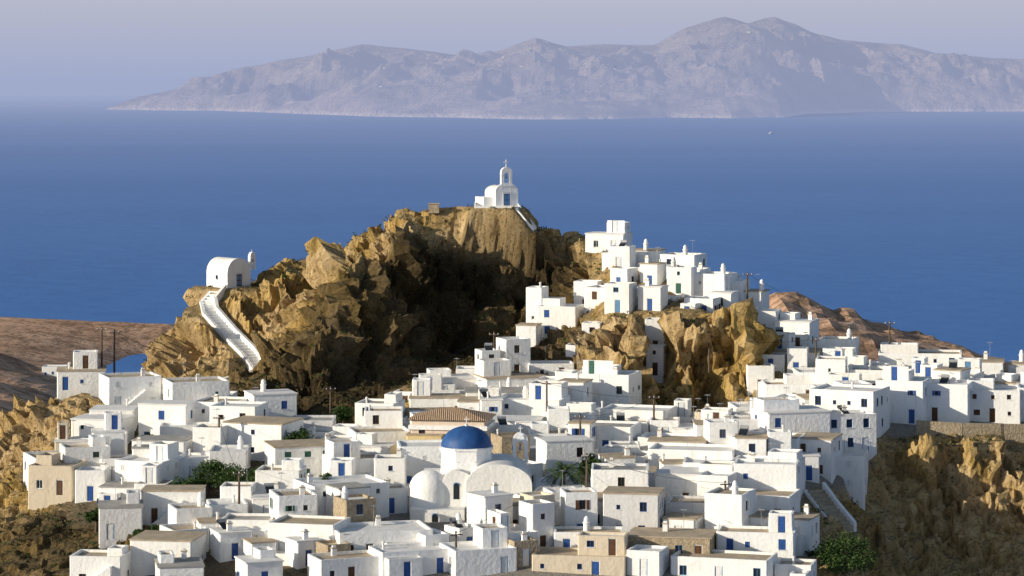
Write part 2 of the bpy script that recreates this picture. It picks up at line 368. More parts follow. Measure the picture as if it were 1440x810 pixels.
def house(x,Y,w,ztop,d=None,yaw=None,wall='white',roof=None,style=None,trim=None,up=None,dens=.6,zmin=None,ch=None,label=None,door=True,annex=None,minh=2.7):
    d=d or R.uniform(5,7);yaw=math.radians(R.uniform(-14,8) if yaw is None else yaw)
    g=ground(x,Y)
    if zmin is not None: g=zmin
    h=ztop-g
    if h<minh: g=ztop-minh
    if h>10: g=ztop-10
    h=ztop-g
    trim=trim or R.choice(['blue','blue','blue','blue','lblue','brown','brown','wframe','green'])
    roof=roof or R.choice(['rwhite','rwhite','rwhite','rbeige','rbeige','rbeige','rgrey']);style=style or R.choice(['par','par','slab'])
    kinds=R.choice([['shut'],['glass'],['glass','shut'],['open','glass'],['glass']])
    E=empty('stone_house' if wall=='stone' else ('plastered_house' if wall in('cream','yellow') else 'whitewashed_house'),(x,Y,g),yaw,'','house',group='village houses on the hill')
    n=max(1,int(round(h/3)))
    E['label']=label or '%s %s house with %s windows and %s roof'%({1:'single storey',2:'two storey'}.get(n,'three storey'),WN[wall],TR[trim],ROOFC[roof])
    zr=volume(E,-w/2,0,w,d,0,h,wall,roof,style,trim,mk_holes(w,d,h,0,trim,kinds,dens,door),-5)
    ux=None
    if up:
        ux=up[0];volume(E,up[0]-up[1]/2,d*.35,up[1],d*.6,zr,up[2],wall,'rwhite','par',trim,mk_holes(up[1],d*.6,up[2],zr,trim,kinds,.6,True),zr-.2)
    elif w>4.4 and R.random()<.42 and h<5.5 :
        uw=w*R.uniform(.3,.6);s=R.choice([-1,1]);ux=s*(w/2-uw/2-.3);uh=R.choice([2.4,2.4,1.0,1.4])
        volume(E,ux-uw/2,d*.4,uw,d*.55,zr,uh,wall,R.choice(['rwhite','rbeige']),'par',trim,mk_holes(uw,d*.55,uh,zr,trim,kinds,.6,True) if uh>2 else {},zr-.2)
    if annex is None and w>4.5 and R.random()<.38: annex=(R.choice([-1,1])*w*.22,w*R.uniform(.4,.55),R.uniform(1.4,2.8),min(h-.5,R.choice([1.1,2.3,2.5])))
    elif annex is None and w>5 and h>3.4 and R.random()<.3:
        outer_stair(E,-w*.3,0,min(h-.6,3.1),w,1)
    if annex:
        ax,aw_,ad,ah=annex
        volume(E,ax-aw_/2,-ad,aw_,ad-.005,0,ah,wall,R.choice(['rwhite','rbeige']),'par',trim,mk_holes(aw_,ad,ah,0,trim,kinds,.5,True) if ah>2.2 else {},-5)
    if ch is not None or R.random()<.45:
        cx=R.uniform(-w*.4,w*.4)
        if ux is None or abs(cx-ux)>w*.3: chimney(E,cx,d*R.uniform(.2,.9),zr,ch if ch is not None else R.choice([0,0,1,2,2]))
    r=R.random()
    if r<.06 and ux is None: water_heater(E,R.uniform(-w*.3,w*.3),d*.6,zr,R.uniform(-.5,.5))
    elif r<.3: antenna(E,R.uniform(-w*.3,w*.3),d*.85,zr)
    FP.append((x+math.sin(-yaw)*d/2,Y+d/2,w/2+.2,d/2+.1));return E
# ---------------------------------------------------------------- prominent houses
hs=[ # x, front y, width, roof z, extra
(15.9,489,7,223.8,dict(yaw=-20,d=5,up=(1.5,3.4,1.8),ch=1,roof='rwhite')),
(27.7,477,6.3,221,dict(yaw=-24,d=6,ch=1,dens=.5,style='par')),
(21.8,483,6,221.3,dict(yaw=-20,d=5)),
(20.8,477,4,218.9,dict(yaw=-18,d=4,trim='red')),
(32,465,6,218.6,dict(yaw=-25,d=6,style='par',roof='rwhite',dens=.6,ch=1,zmin=210)),
(36.2,467,3.2,217.3,dict(yaw=-20,d=5,style='par',zmin=210)),
(39.2,467,3.7,215.5,dict(yaw=-20,d=5,ch=1,zmin=209)),
(25.7,468,5.6,216,dict(yaw=-15,d=4.5,wall='cream',roof='rbeige',zmin=212)),
(22.6,450,3.2,212.4,dict(yaw=-8,d=4,zmin=207)),(22.3,445,2.8,208.6,dict(yaw=-12,d=3.6,zmin=204)),
(15.6,461,8.4,216.6,dict(yaw=-22,d=6,style='par',dens=.4,zmin=211)),
(19.9,471,5.2,218,dict(wall='stone',roof='rbeige',dens=.3,yaw=-15,d=4)),
(30,457,5,215.2,dict(yaw=-20,d=5,zmin=212)),(36,456,4.4,213.2,dict(yaw=-18,d=5,zmin=209)),(40.6,459,4.2,213,dict(yaw=-15,d=5)),
(41.2,450,4.2,210,dict(yaw=-18,d=5)),(40.2,442,4.4,207.6,dict(yaw=-14,d=5)),
(24.5,461,4.6,215.4,dict(yaw=-20,d=4.5,zmin=212)),(12.2,470,4.2,217,dict(yaw=-15,d=4,zmin=212)),(24.5,474,4,219.2,dict(yaw=-20,d=4,zmin=215)),
(29.5,471,4.6,219,dict(yaw=-20,d=4.5,zmin=214)),(33.5,473,4,218.2,dict(yaw=-25,d=4,zmin=212)),(17.2,481,4.2,220.9,dict(yaw=-18,d=4)),(33.8,460,3.6,215.8,dict(yaw=-20,d=4,zmin=210)),
(7.2,461,6.6,213.6,dict(yaw=-16,d=6,style='par',roof='rwhite',dens=.35)),
(3.6,464.5,2.8,216.4,dict(yaw=-16,d=4,style='par',roof='rwhite',dens=.3,zmin=207)),
(2.3,457,3.4,210.8,dict(yaw=-12,d=4,dens=.3)),
(12.6,453,3,211.6,dict(yaw=-10,d=3.5,zmin=206.5)),(10.6,447,4.4,208.6,dict(yaw=-10,d=4)),(12,450,3.4,209.6,dict(yaw=-12,d=3,zmin=206)),
(45,457,6,211.4,dict(yaw=-20,d=6,ch=0)),(51.2,450,5.6,209.3,dict(yaw=-18,d=5,trim='wframe')),
(43.6,444,8.4,207.8,dict(yaw=-20,d=6.5,style='slab',roof='rbeige')),
(39.9,431.5,5.2,204.4,dict(yaw=-16,d=5.5)),(51.7,439.5,8.8,206.4,dict(yaw=-15,d=6,dens=.6)),
(64,446,13,207.4,dict(yaw=-8,d=7,roof='rbeige')),(73,440,6,206.6,dict(yaw=-10,d=6,style='slab',roof='rbeige')),
(60,434,6,205.6,dict(yaw=-18,d=5)),(67.5,432,7.5,205.6,dict(yaw=-14,d=5)),
(46.8,404,9.6,206.2,dict(yaw=-24,d=8,trim='blue',dens=.85,roof='rwhite',style='par',annex=False)),
(56,411,7,206.8,dict(yaw=-18,d=7,up=(-1,4,1.4))),(62.8,412,6.6,206.2,dict(yaw=-16,d=7,roof='rwhite',annex=False)),(69.8,413,8,205.2,dict(yaw=-10,d=7,trim='brown',annex=False)),
(77.5,414,7.5,205.4,dict(yaw=-8,d=7,annex=False)),
(40.8,388,5.8,201.2,dict(yaw=-18,d=7,style='slab',roof='rbeige',trim='brown',dens=.9,zmin=193,annex=False)),
(46,390,4.6,198.7,dict(yaw=-12,d=7,trim='wframe',zmin=191,annex=False)),
(35.5,420,5,202.0,{}),(41.5,418,7,203.4,dict(yaw=-20)),
(13.2,427,9.2,206.1,dict(yaw=-18,d=7,style='par',dens=.7,up=(-1,5,1.2),roof='rwhite')),
(6.2,427,5.6,205.2,dict(yaw=-12,d=6)),(-.4,446,6,206.2,dict(trim='lblue')),(6.2,441,7,206.3,dict(style='par',roof='rwhite')),
(-9.5,432,9.6,203.2,dict(yaw=4,d=5,roof='rbeige')),(-6,443.5,5.5,205.2,dict(roof='rwhite')),(-16.5,437,3.6,202.4,dict(trim='blue')),
(17.4,409,9.8,202.8,dict(yaw=-16,d=7,style='par',roof='rwhite')),(2.3,414,9.6,203.7,dict(yaw=-12,d=8,style='par',roof='rwhite',dens=.55)),
(26.6,402,8,200.8,dict(yaw=-14)),(34,407,9,201.8,dict(roof='rwhite',yaw=-16)),(25.5,412,5.4,201.4,{}),
(-66,436,7.4,205.6,dict(yaw=8,d=6,up=(.6,3.8,2.6),roof='rbeige',dens=.4)),
(-56.7,428,8.2,205.6,dict(yaw=20,d=7,roof='rbeige',style='par')),
(-60.3,412,7.6,201,dict(yaw=-12,d=6,roof='rwhite')),(-46.4,424,8.8,205.3,dict(yaw=18,d=7,roof='rbeige',style='par')),
(-34.8,418,6.6,204,dict(yaw=18,d=6,trim='blue')),(-36.4,399,9,202,dict(yaw=-18,d=8,trim='blue',dens=.9,roof='rbeige',style='slab',annex=False)),
(-28.8,408,6.4,201.4,dict(trim='blue',roof='rgrey',wall='grey')),(-46.8,407,7.2,200.6,dict(roof='rwhite')),
(-49.4,397,7.6,199.8,dict(roof='rgrey')),(-50.8,387,7.2,198.4,dict(yaw=-18)),
(-58.8,394,6.4,199.4,dict(yaw=16)),(-63,388,6.4,197.6,dict(yaw=-10,wall='cream',roof='rbeige',zmin=193.6,annex=False,label='low beige stone built house with beige roof on slope')),
(-44.6,372,7.8,196.4,dict(roof='rbeige')),(-50.5,367,5.6,195,dict(roof='rgrey',wall='grey')),(-40.4,361.5,4.8,195.8,dict(yaw=18,d=5)),
(-43,348,7.8,193.8,dict(roof='rbeige')),(-50.4,344,6.4,192.6,dict(roof='rbeige')),
(-20.6,366,10.4,198.2,dict(yaw=24,d=8,style='par',roof='rwhite',dens=.5,ch=0,annex=False)),
(-26,350,8.6,195.6,dict(yaw=-14,d=7,trim='red',roof='rbeige')),(-15.4,348,11.8,195,dict(roof='rwhite',style='par',yaw=14,d=8)),
(.2,358,9.2,196.6,dict(yaw=2,d=6,roof='rbeige',style='slab',dens=.35,annex=False)),
(8,342,11.4,193,dict(wall='cream',roof='rbeige',d=6,style='par',annex=False)),
(19.1,346,10.2,194.5,dict(wall='stone',roof='rbeige',style='slab',dens=.35,yaw=-10,annex=False)),
(14.1,360,10,196.9,dict(trim='blue',roof='rbeige',style='slab',yaw=-6,dens=.9,annex=False,d=7)),
(31,362,9,197.4,dict(yaw=-16,d=7)),(23.5,370,10,198.8,dict(yaw=-14,d=7,roof='rwhite')),(33,375,9,199.8,dict(yaw=-16,d=7,roof='rwhite')),
(24,383,11.6,200.4,dict(yaw=-12,d=7,roof='rwhite',style='par')),(14.6,385,7,199.4,dict(yaw=-14,d=6)),(34.4,388,9.4,201.4,dict(yaw=-15,d=7,roof='rbeige')),
(12,398,9.6,201.8,dict(yaw=-14,d=7)),(21.4,396,8,200.4,dict(yaw=-14,d=6)),(-1,403,9,201.8,dict(yaw=-10,d=7,roof='rwhite')),
(-31,376,6,198.6,dict(trim='brown')),(-33.5,357,6.4,195,dict(roof='rgrey')),(-28,388,9,200.2,dict(yaw=16,d=7)),(-20,383,7.6,199.2,dict(yaw=20,d=7)),(-18,398,8,201,dict(yaw=12,d=7)),
]
for x,Y,w,z,k in hs: house(x,Y,w,z,**k)
FP+= [(-4.5,374,9.8,7),(-11,362,5.6,8),(-9,394,7,5),(7.2,379,3.2,4.5),(-39.5,384,6.5,6),(43,374,4.5,9),(41,352,4.5,6),(-30,398,3.5,4),(-46,360,4,4),(-25,374,3,3),(-52,404,3,4)]
def inside(x,y):
    L=np.interp(y,[340,350,360,370,380,400,420,432,446],[-47,-46,-41,-46,-57,-64,-64,-56,-18])
    Rr=np.interp(y,[340,360,372,380,390,400,407,412,446],[34,35,36,38,46,49,50,78,80])
    if not (L<x<Rr):return False
    if y>412 and 16<x<37:return False
    if y>422 and 10<x<38:return False
    if y>409+4*math.sin(x*.9) and -33<x<-13: return False
    if y>421 and -43<x<-12: return False
    if (x+52)**2/60+(y-370)**2/120<1: return False
    return y<444
def yawf(x,y): return float(vn(np.array([x*.045]),np.array([y*.045]),np.array([.5]),77)[0])*40
y=341.
while y<443:
    x=-70+R.uniform(0,5)
    while x<80:
        w=R.choice([R.uniform(4,6),R.uniform(6,9),R.uniform(7,10),R.uniform(9,13)]) if x>-24 else R.uniform(4.2,8.5);d=R.uniform(4.8,7.8)
        if x<-24 and R.random()<.42: x+=R.uniform(3,5);continue
        yy=y+R.uniform(-1.2,1.2)
        for w2,d2 in ((w,d),(w*.75,d*.85),(4.2,4.4),(3.2,3.6)):
            cx=x+w2/2
            if inside(cx,yy) and all(abs(cx-f[0])>w2/2+f[2]-.9 or abs(yy+d2/2-f[1])>d2/2+f[3]-.6 for f in FP):
                if w2<3.5 and R.random()<.4: break
                g=ground(cx,yy);hh=R.choice([2.9,3.2,3.6,3.3,4.2,5.4,6.0]) if w2<9 else R.choice([2.9,3.3,3.8,5.4])
                if yy<350 or (yy>400 and 10<cx<38): hh=min(hh,3.1)
                r=R.random();wl='white' if r<.88 else ('grey' if r<.95 else R.choice(['cream','stone']))
                yw=(yawf(cx,yy)+(-12 if cx>5 else 4)+R.uniform(-9,9))
                house(cx,yy,w2,g+hh,d=d2,wall=wl,yaw=max(-36,min(32,yw)))
                x+=w2*.85;break
        x+=R.uniform(.5,1.8)
    y+=R.uniform(3.0,4.2)
y=456.
while y<487:
    x=float(np.interp(y,[455,465,475,487],[14,13,14,12]))+R.uniform(0,2)
    while x<float(np.interp(y,[455,465,475,487],[42,41,35,26])):
        w=R.uniform(3.2,4.8);d=R.uniform(3.4,4.6)
        if all(abs(x+w/2-f[0])>w/2+f[2]-.9 or abs(y+d/2-f[1])>d/2+f[3]-.9 for f in FP):
            house(x+w/2,y,w,ground(x+w/2,y)+R.choice([3.2,3.6,4.4]),d=d,yaw=R.uniform(-32,-10),zmin=ground(x+w/2,y)-.3);x+=w
        x+=R.uniform(.5,1.4)
    y+=R.uniform(2.5,3.6)
# ---------------------------------------------------------------- chapels
def arc(cx,r,rise,z,n=14,a0=0,a1=math.pi):
    return [(cx-r*math.cos(a0+(a1-a0)*i/n),z+rise*math.sin(a0+(a1-a0)*i/n)) for i in range(n+1)]
def vaultbody(b,cx,w,y0,y1,z0,z,rise,k,kr):
    r=w/2;A=arc(cx,r,rise,z)
    for yy,fl in ((y0,1),(y1,0)):
        P=[(cx-r,yy,z0)]+[(p[0],yy,p[1]) for p in A]+[(cx+r,yy,z0)]
        b.face(P if fl else P[::-1],k)
    b.face([(cx-r,y1,z0),(cx-r,y0,z0),(cx-r,y0,z),(cx-r,y1,z)],k);b.face([(cx+r,y0,z0),(cx+r,y1,z0),(cx+r,y1,z),(cx+r,y0,z)],k)
    for p,q in zip(A,A[1:]): b.face([(p[0],y0,p[1]),(q[0],y0,q[1]),(q[0],y1,q[1]),(p[0],y1,p[1])],kr,True)
def cross(b,x,y,z,s,k='white'):
    b.box(x-.05*s,x+.05*s,y-.05*s,y+.05*s,z,z+s,k);b.box(x-.32*s,x-.05*s,y-.045*s,y+.045*s,z+.58*s,z+.69*s,k);b.box(x+.05*s,x+.32*s,y-.045*s,y+.045*s,z+.58*s,z+.69*s,k)
def belfry(E,x,y,z,w,h,t=.7,bell=True,cs=.9):
    b=MB();p=w*.24
    b.box(x-w/2,x-w/2+p,y,y+t,z,z+h*.72,'white');b.box(x+w/2-p,x+w/2,y,y+t,z,z+h*.72,'white')
    zi=z+h*.55;A=arc(x,w/2-p,h*.16,zi,8);T=arc(x,w/2,h*.28,z+h*.72,8)
    for yy in (y+.003,y+t-.003):
        for i in range(8): b.face([(A[i][0],yy,max(A[i][1],zi)),(A[i+1][0],yy,A[i+1][1]),(T[i+1][0],yy,T[i+1][1]),(T[i][0],yy,T[i][1])],'white')
    for i in range(8):
        b.face([(T[i][0],y,T[i][1]),(T[i+1][0],y,T[i+1][1]),(T[i+1][0],y+t,T[i+1][1]),(T[i][0],y+t,T[i][1])],'white',True)
        b.face([(A[i][0],y,A[i][1]),(A[i+1][0],y,A[i+1][1]),(A[i+1][0],y+t,A[i+1][1]),(A[i][0],y+t,A[i][1])],'white')
    b.box(x-w/2-.1,x+w/2+.1,y-.1,y+t+.1,z-.12,z,'white')
    obj('belfry',b.mesh('belfry'),E)
    c=MB();cross(c,x,y+t/2,z+h,cs);obj('cross',c.mesh('cross'),E)
    if bell:
        c=MB();c.rev([(0.03,z+h*.62),(.12,z+h*.6),(.17,z+h*.45),(.26,z+h*.38)],x,y+t/2,'metal',10);obj('bell',c.mesh('bell'),E)
def chapel(x,Y,z,yaw,w,d,h,rise,label,bw=1.5,bh=2.6,bx=0,door='blue',gx=(.2,.35,.3),bz=None,cs=.9,aisle=False):
    E=empty('chapel',(x,Y,z),math.radians(yaw),label,'chapel')
    b=MB();vaultbody(b,0,w,.35,d,-3,h,rise,'white','rwhite')
    if aisle: b.box(-w/2-1.9,-w/2-.003,1.2,d-.3,-3,h-.8,'white')
    obj('wall',b.mesh('wall'),E)
    b=MB();vaultbody(b,0,w+gx[2],0,.347,-3,h+gx[0],rise+gx[1],'white','white');obj('gable',b.mesh('gable'),E)
    b=MB();b.box(-.75,-.55,-.07,.0-.003,0,2.25,'wframe');b.box(.55,.75,-.07,-.003,0,2.25,'wframe');b.box(-.55,.55,-.04,-.003,0,2.1,door)
    for zz in (.2,1.15): b.box(-.42,-.06,-.06,-.041,zz,zz+.75,'lblue');b.box(.06,.42,-.06,-.041,zz,zz+.75,'lblue')
    b.box(-.75,.75,-.09,-.003,2.25,2.4,'wframe');b.box(-.55,.55,-.06,-.003,2.1,2.25,'wframe');obj('door',b.mesh('door'),E)
    if not aisle: obj('window',opening_mesh('glass',.6,.7,'blue'),E,(-w/2-.19,d*.5,1.2),-math.pi/2)
    belfry(E,bx,.02,bz if bz is not None else h+.2+rise*.8,bw,bh,cs=cs);return E
chapel(-.9,497,228.3,20,3.9,6,2.3,1.2,'small white hilltop chapel with blue door and belfry on rocky summit',bz=3.6,bw=2.0,bh=3.2,cs=1.3,aisle=True)
chapel(-46.8,487.8,214.9,40,4.8,6.4,2.3,2.5,'white barrel vaulted chapel on a rock outcrop above steps',bw=1.1,bh=2.9,bx=2.9,door='brown',gx=(.02,.06,.04),bz=2.9,cs=.5)
def wallthing(pts,h,t,k,down=2.5):
    b=MB()
    for (a,c) in zip(pts,pts[1:]):
        a=Vector(a);c=Vector(c);d=(c-a);n=Vector((-d.y,d.x,0)).normalized()*t/2;e=d.normalized()*t*.3
        a=a-e;c=c+e
        q=[a-n,c-n,c+n,a+n]
        lo=[Vector((p.x,p.y,p.z-down)) for p in q];hi=[Vector((p.x,p.y,p.z+h)) for p in q]
        for i in range(4): j=(i+1)%4;b.face([lo[i],lo[j],hi[j],hi[i]],k)
        b.face(hi,k)
    return b
def wall_obj(name,pts,h,t,k,label,cat='wall',down=2.5,**pr):
    return obj(name,wallthing(pts,h,t,k,down).mesh(name),label=label,category=cat,**pr)
b=MB();b.box(-6.6,1.4,495.2,503,226.9,228.38,'white');b.box(-6.6,-6.3,495.2,503,228.38,228.8,'white')
obj('terrace',b.mesh('terrace'),label='white walled terrace around the hilltop chapel',category='terrace')
wall_obj('retaining_wall',[(58,406.5,200.3),(64,406,200),(70,406.5,199.8),(88,408,199.3)],1.3,.7,'stone','rubble stone retaining wall under white houses',down=2.5)
b=MB();b.box(-14.6,-12.8,497.8,499.6,227,228.6,'stone');b.box(-14.75,-12.65,497.65,499.75,228.6,228.7,'rbeige');obj('stone_hut',b.mesh('stone_hut'),label='low rubble stone hut on the summit ridge',category='hut')
def stairs(path,width,label,wallh=(.6,.6),k='rwhite',down=2.,wd=1.5,wt=.35,rise=.22):
    E=empty('staircase',path[0],0,label,'staircase');o=Vector(path[0])
    P=[Vector(p) for p in path];b=MB();L=[]
    for i,p in enumerate(P):
        d=(P[min(i+1,len(P)-1)]-P[max(i-1,0)]);d.z=0;L.append(Vector((-d.y,d.x,0)).normalized()*width/2)
    for i in range(len(P)-1):
        a,c=P[i],P[i+1];n=max(2,int(abs(c.z-a.z)/rise))
        for j in range(n):
            t0=j/n;t1=(j+1)/n
            p=a.lerp(c,t0);q=a.lerp(c,t1);m0=L[i].lerp(L[i+1],t0);m1=L[i].lerp(L[i+1],t1)
            z=max(p.z,q.z)
            A=[p-m0,p+m0,q+m1,q-m1];hi=[Vector((v.x,v.y,z))-o for v in A];lo=[Vector((v.x,v.y,z-down))-o for v in A]
            b.face(hi,k)
            for s in range(4): b.face([lo[s],lo[(s+1)%4],hi[(s+1)%4],hi[s]],'white' if k in('rwhite','white') else k)
    obj('step',b.mesh('step'),E)
    for sgn,wh in ((-1,wallh[0]),(1,wallh[1])):
        w=wallthing([P[i]+L[i]*sgn*1.05-o for i in range(len(P))],wh,wt,'white',wd);obj('parapet',w.mesh('parapet'),E)
ST1=[(.8,494.6,228.3),(2.2,494,226.6),(3.9,493.5,224.4)]
ST2=[(-50.2,486.5,214.2),(-51.6,483.4,212.5),(-50.9,480.5,210.9),(-47.0,475,207.6),(-43.6,470.5,205.1),(-41.0,465.5,202.7)]
ST3=[(-41.6,464.5,202.7),(-45,461.5,202.0),(-50,460,201.0)]
ST4=[(40.4,379,195.6),(41.9,375.6,193.6),(43.8,372.5,191.4)]
stairs(ST1,1.6,'white steps leading up to the hilltop chapel',(.15,.5))
stairs(ST2,2.3,'wide white staircase winding up the rock to a chapel',(.3,1.1),k='white',wd=3.4,down=2.5,wt=.55,rise=.4)
stairs(ST3,1.8,'white landing path at the foot of the rock',(.3,.5))
stairs(ST4,2.6,'stepped lane with white parapet beside cliff edge',(.05,.9),k='rbeige',wt=.45,rise=.4)
# ---------------------------------------------------------------- blue domed church
E=empty('domed_church',(-5.5,368,191),0,'large white church with blue dome, vaults and apses','church')
b=MB()
vaultbody(b,3.8,8.6,0,11,-3,6.8,2.7,'white','rwhite')
vaultbody(b,-1.6,4.0,.6,10.5,-3,7.0,1.6,'white','rwhite')
b.box(-6.2,-3.61,1.4,10.4,-3,7.6,'white')
vaultbody(b,9.6,2.98,1.4,10,-3,5.2,1.3,'white','rwhite')
b.box(-7.6,-.6,-2.6,.58,-3,4.0,'white')
obj('wall',b.mesh('wall'),E)
b=MB();b.face([(-6.18,1.42,7.62),(-3.63,1.42,7.62),(-3.63,10.38,7.62),(-6.18,10.38,7.62)],'rwhite');obj('roof',b.mesh('roof'),E)
b=MB();pr=[(2.6,-3),(2.6,6.0)]+[(2.6*math.cos(t*math.pi/16),6.0+2.5*math.sin(t*math.pi/16)) for t in range(1,9)]
pr[-1]=(0,pr[-1][1]);b.rev(pr,-5.3,2.2,'white',28);obj('apse',b.mesh('apse'),E,label='round white apse with half dome')
b=MB();cx,cy=-.5,6.0
b.rev([(3.6,6.5),(3.6,10.8),(3.8,10.85),(3.8,11.1),(3.35,11.15)],cx,cy,'white',8,a0=math.pi/8,a1=2*math.pi+math.pi/8,smooth=False);obj('drum',b.mesh('drum'),E)
b=MB();pr=[(3.35*math.cos(t*math.pi/20),11.15+2.6*math.sin(t*math.pi/20)) for t in range(0,11)];pr[-1]=(0,pr[-1][1])
b.rev(pr,cx,cy,'dome',32);obj('dome',b.mesh('dome'),E)
b=MB();b.rev([(.22,13.6),(.2,14.0),(0,14.1)],cx,cy,'white',8);cross(b,cx,cy,14.0,1.0);obj('cross',b.mesh('cross'),E)
for a in (-112,-68,-22,-158):
    t=math.radians(a);r=3.6*math.cos(math.pi/8)
    obj('window',opening_mesh('glass',.5,.9,'wframe'),E,(cx+(r+.19)*math.cos(t),cy+(r+.19)*math.sin(t),9.5),t+math.pi/2)
b=MB();A=arc(0,.4,.4,1.7,8);b.face([(-.4,-.01,0)]+[(p[0],-.01,p[1]) for p in A]+[(.4,-.01,0)],'glass')
for p,q in zip(A,A[1:]): b.box(min(p[0],q[0]),max(p[0],q[0]),-.08,-.012,min(p[1],q[1]),max(p[1],q[1])+.07,'lblue')
aw=b.mesh('window')
for xx,yy,zz in ((-1.7,.6,4.9),(-4.4,-2.6,1.4)): obj('window',aw,E,(xx,yy-.005,zz),0)
belfry(E,6.6,9.5,8.6,2.0,3.8,.9)
# ---------------------------------------------------------------- ochre hall with tiled roof
E=empty('town_hall',(-9,391,197),math.radians(-8),'pale ochre hall with low terracotta tiled hip roof','building')
volume(E,-5.6,0,5.0,7.4,0,4.3,'yellow','rbeige','slab','brown',mk_holes(5,7.4,4.3,0,'brown',['glass'],.4),-4)
volume(E,-5.2,1.2,10.4,7.2,0,6.2,'pink','rbeige','slab','brown',mk_holes(10.4,7.2,6.2,0,'brown',['glass'],.6),-4)
b=MB();b.box(-5.5,5.5,.9,8.7,5.0,5.6,'white');obj('cornice',b.mesh('cornice'),E)
b=MB();a=[(-5.7,.7,6.38),(5.7,.7,6.38),(5.7,9,6.38),(-5.7,9,6.38)];r0=(-.9,4.85,7.7);r1=(.9,4.85,7.7)
b.face([a[0],a[1],r1,r0],'tile');b.face([a[1],a[2],r1],'tile');b.face([a[2],a[3],r0,r1],'tile');b.face([a[3],a[0],r0],'tile');b.face(a[::-1],'tile');obj('tiled_roof',b.mesh('tiled_roof'),E)
# ---------------------------------------------------------------- poles and wires
PO=[]
def pole(x,y,zt,base=None):
    g=ground(x,y)-.5 if base is None else base;h=max(zt-g,5);g=zt-h
    E=empty('utility_pole',(x,y,g),R.uniform(-.5,.5),'weathered wooden utility pole with crossarm','utility pole',group='wooden utility poles in the village')
    b=MB();b.tube((0,0,-1),(0,0,h),.2,.13,'wood',8);obj('post',b.mesh('post'),E)
    b=MB();b.box(-.8,.8,-.18,-.1,h-.5,h-.36,'wood');obj('crossarm',b.mesh('crossarm'),E)
    for q in (-.7,0,.7):
        b=MB();b.rev([(.05,h-.36),(.07,h-.3),(.04,h-.2),(0,h-.18)],q,-.14,'wframe',6);obj('insulator',b.mesh('insulator'),E)
    PO.append(Vector((x,y,zt-.25)))
for p in [(-63.6,441,212),(-61.8,442,211.5),(-2.8,446,210.8),(-35.4,369,199.6),(20.3,407,205.2),(5,409,207),(9.7,369,201.8),(38.3,463,219),(60,452,212),(-27.5,431,203.8),(9.4,392,204.2),(30.5,440,211),(47,440,210.5),(-6.8,345,195.5),(-41,398,203.4),(27,360,199.5)]: pole(*p)
def wire(a,b_,sag):
    b=MB();P=[a.lerp(b_,i/12)-Vector((0,0,sag*4*(i/12)*(1-i/12))) for i in range(13)]
    for p,q in zip(P,P[1:]): b.tube(p,q,.025,.025,'glass',3)
    obj('power_line',b.mesh('power_line'),label='thin sagging overhead power cable between poles',category='power line',group='overhead power cables')
for i,j,s in ((0,1,.1),(1,9,2.2),(2,5,1),(5,4,.7),(7,8,1.5),(4,10,.8),(10,6,1.2),(2,9,1.5),(11,12,.8),(6,13,.8),(3,14,1),(6,15,.8)): wire(PO[i],PO[j],s)
# ---------------------------------------------------------------- trees and scrub
def leaves(b,c,r,n,s,k,rr):
    for _ in range(n):
        while True:
            v=Vector((rr.uniform(-1,1),rr.uniform(-1,1),rr.uniform(-1,1)))
            if .2<v.length<1:break
        p=Vector(c)+Vector((v.x*r[0],v.y*r[1],v.z*r[2]))
        u=Vector((rr.uniform(-1,1),rr.uniform(-1,1),rr.uniform(-.6,.6))).normalized();w=u.cross(Vector((rr.uniform(-1,1),rr.uniform(-1,1),rr.uniform(-1,1)))).normalized()
        q=s*rr.uniform(.6,1.3);b.face([p-u*q,p-w*q*.6,p+u*q,p+w*q*.6],k)
def tree(x,y,z,r,h,label,k='leaf',cl=26,sd=1):
    rr=random.Random(sd);E=empty('broadleaf_tree',(x,y,z),0,label,'tree')
    b=MB();b.tube((0,0,-1),(.1,0,h*.45),.25,.16,'wood',8)
    C=[]
    for i in range(cl):
        a=rr.uniform(0,6.28);e=rr.uniform(-.5,1);q=rr.uniform(.45,.85)
        C.append((r*q*math.cos(a)*math.sqrt(max(0.1,1-e*e*.8)),r*q*math.sin(a)*math.sqrt(max(.1,1-e*e*.8)),h*.62+e*h*.3))
    for c in C[:9]: b.tube((.1,0,h*.4),c,.09,.02,'wood',5)
    obj('trunk',b.mesh('trunk'),E);b=MB()
    for c in C: q=r*rr.uniform(.25,.42);leaves(b,c,(q,q,q*.8),110,.15,k,rr)
    leaves(b,(0,0,h*.62),(r*.6,r*.6,h*.25),400,.2,k,rr)
    obj('crown',b.mesh('crown'),E)
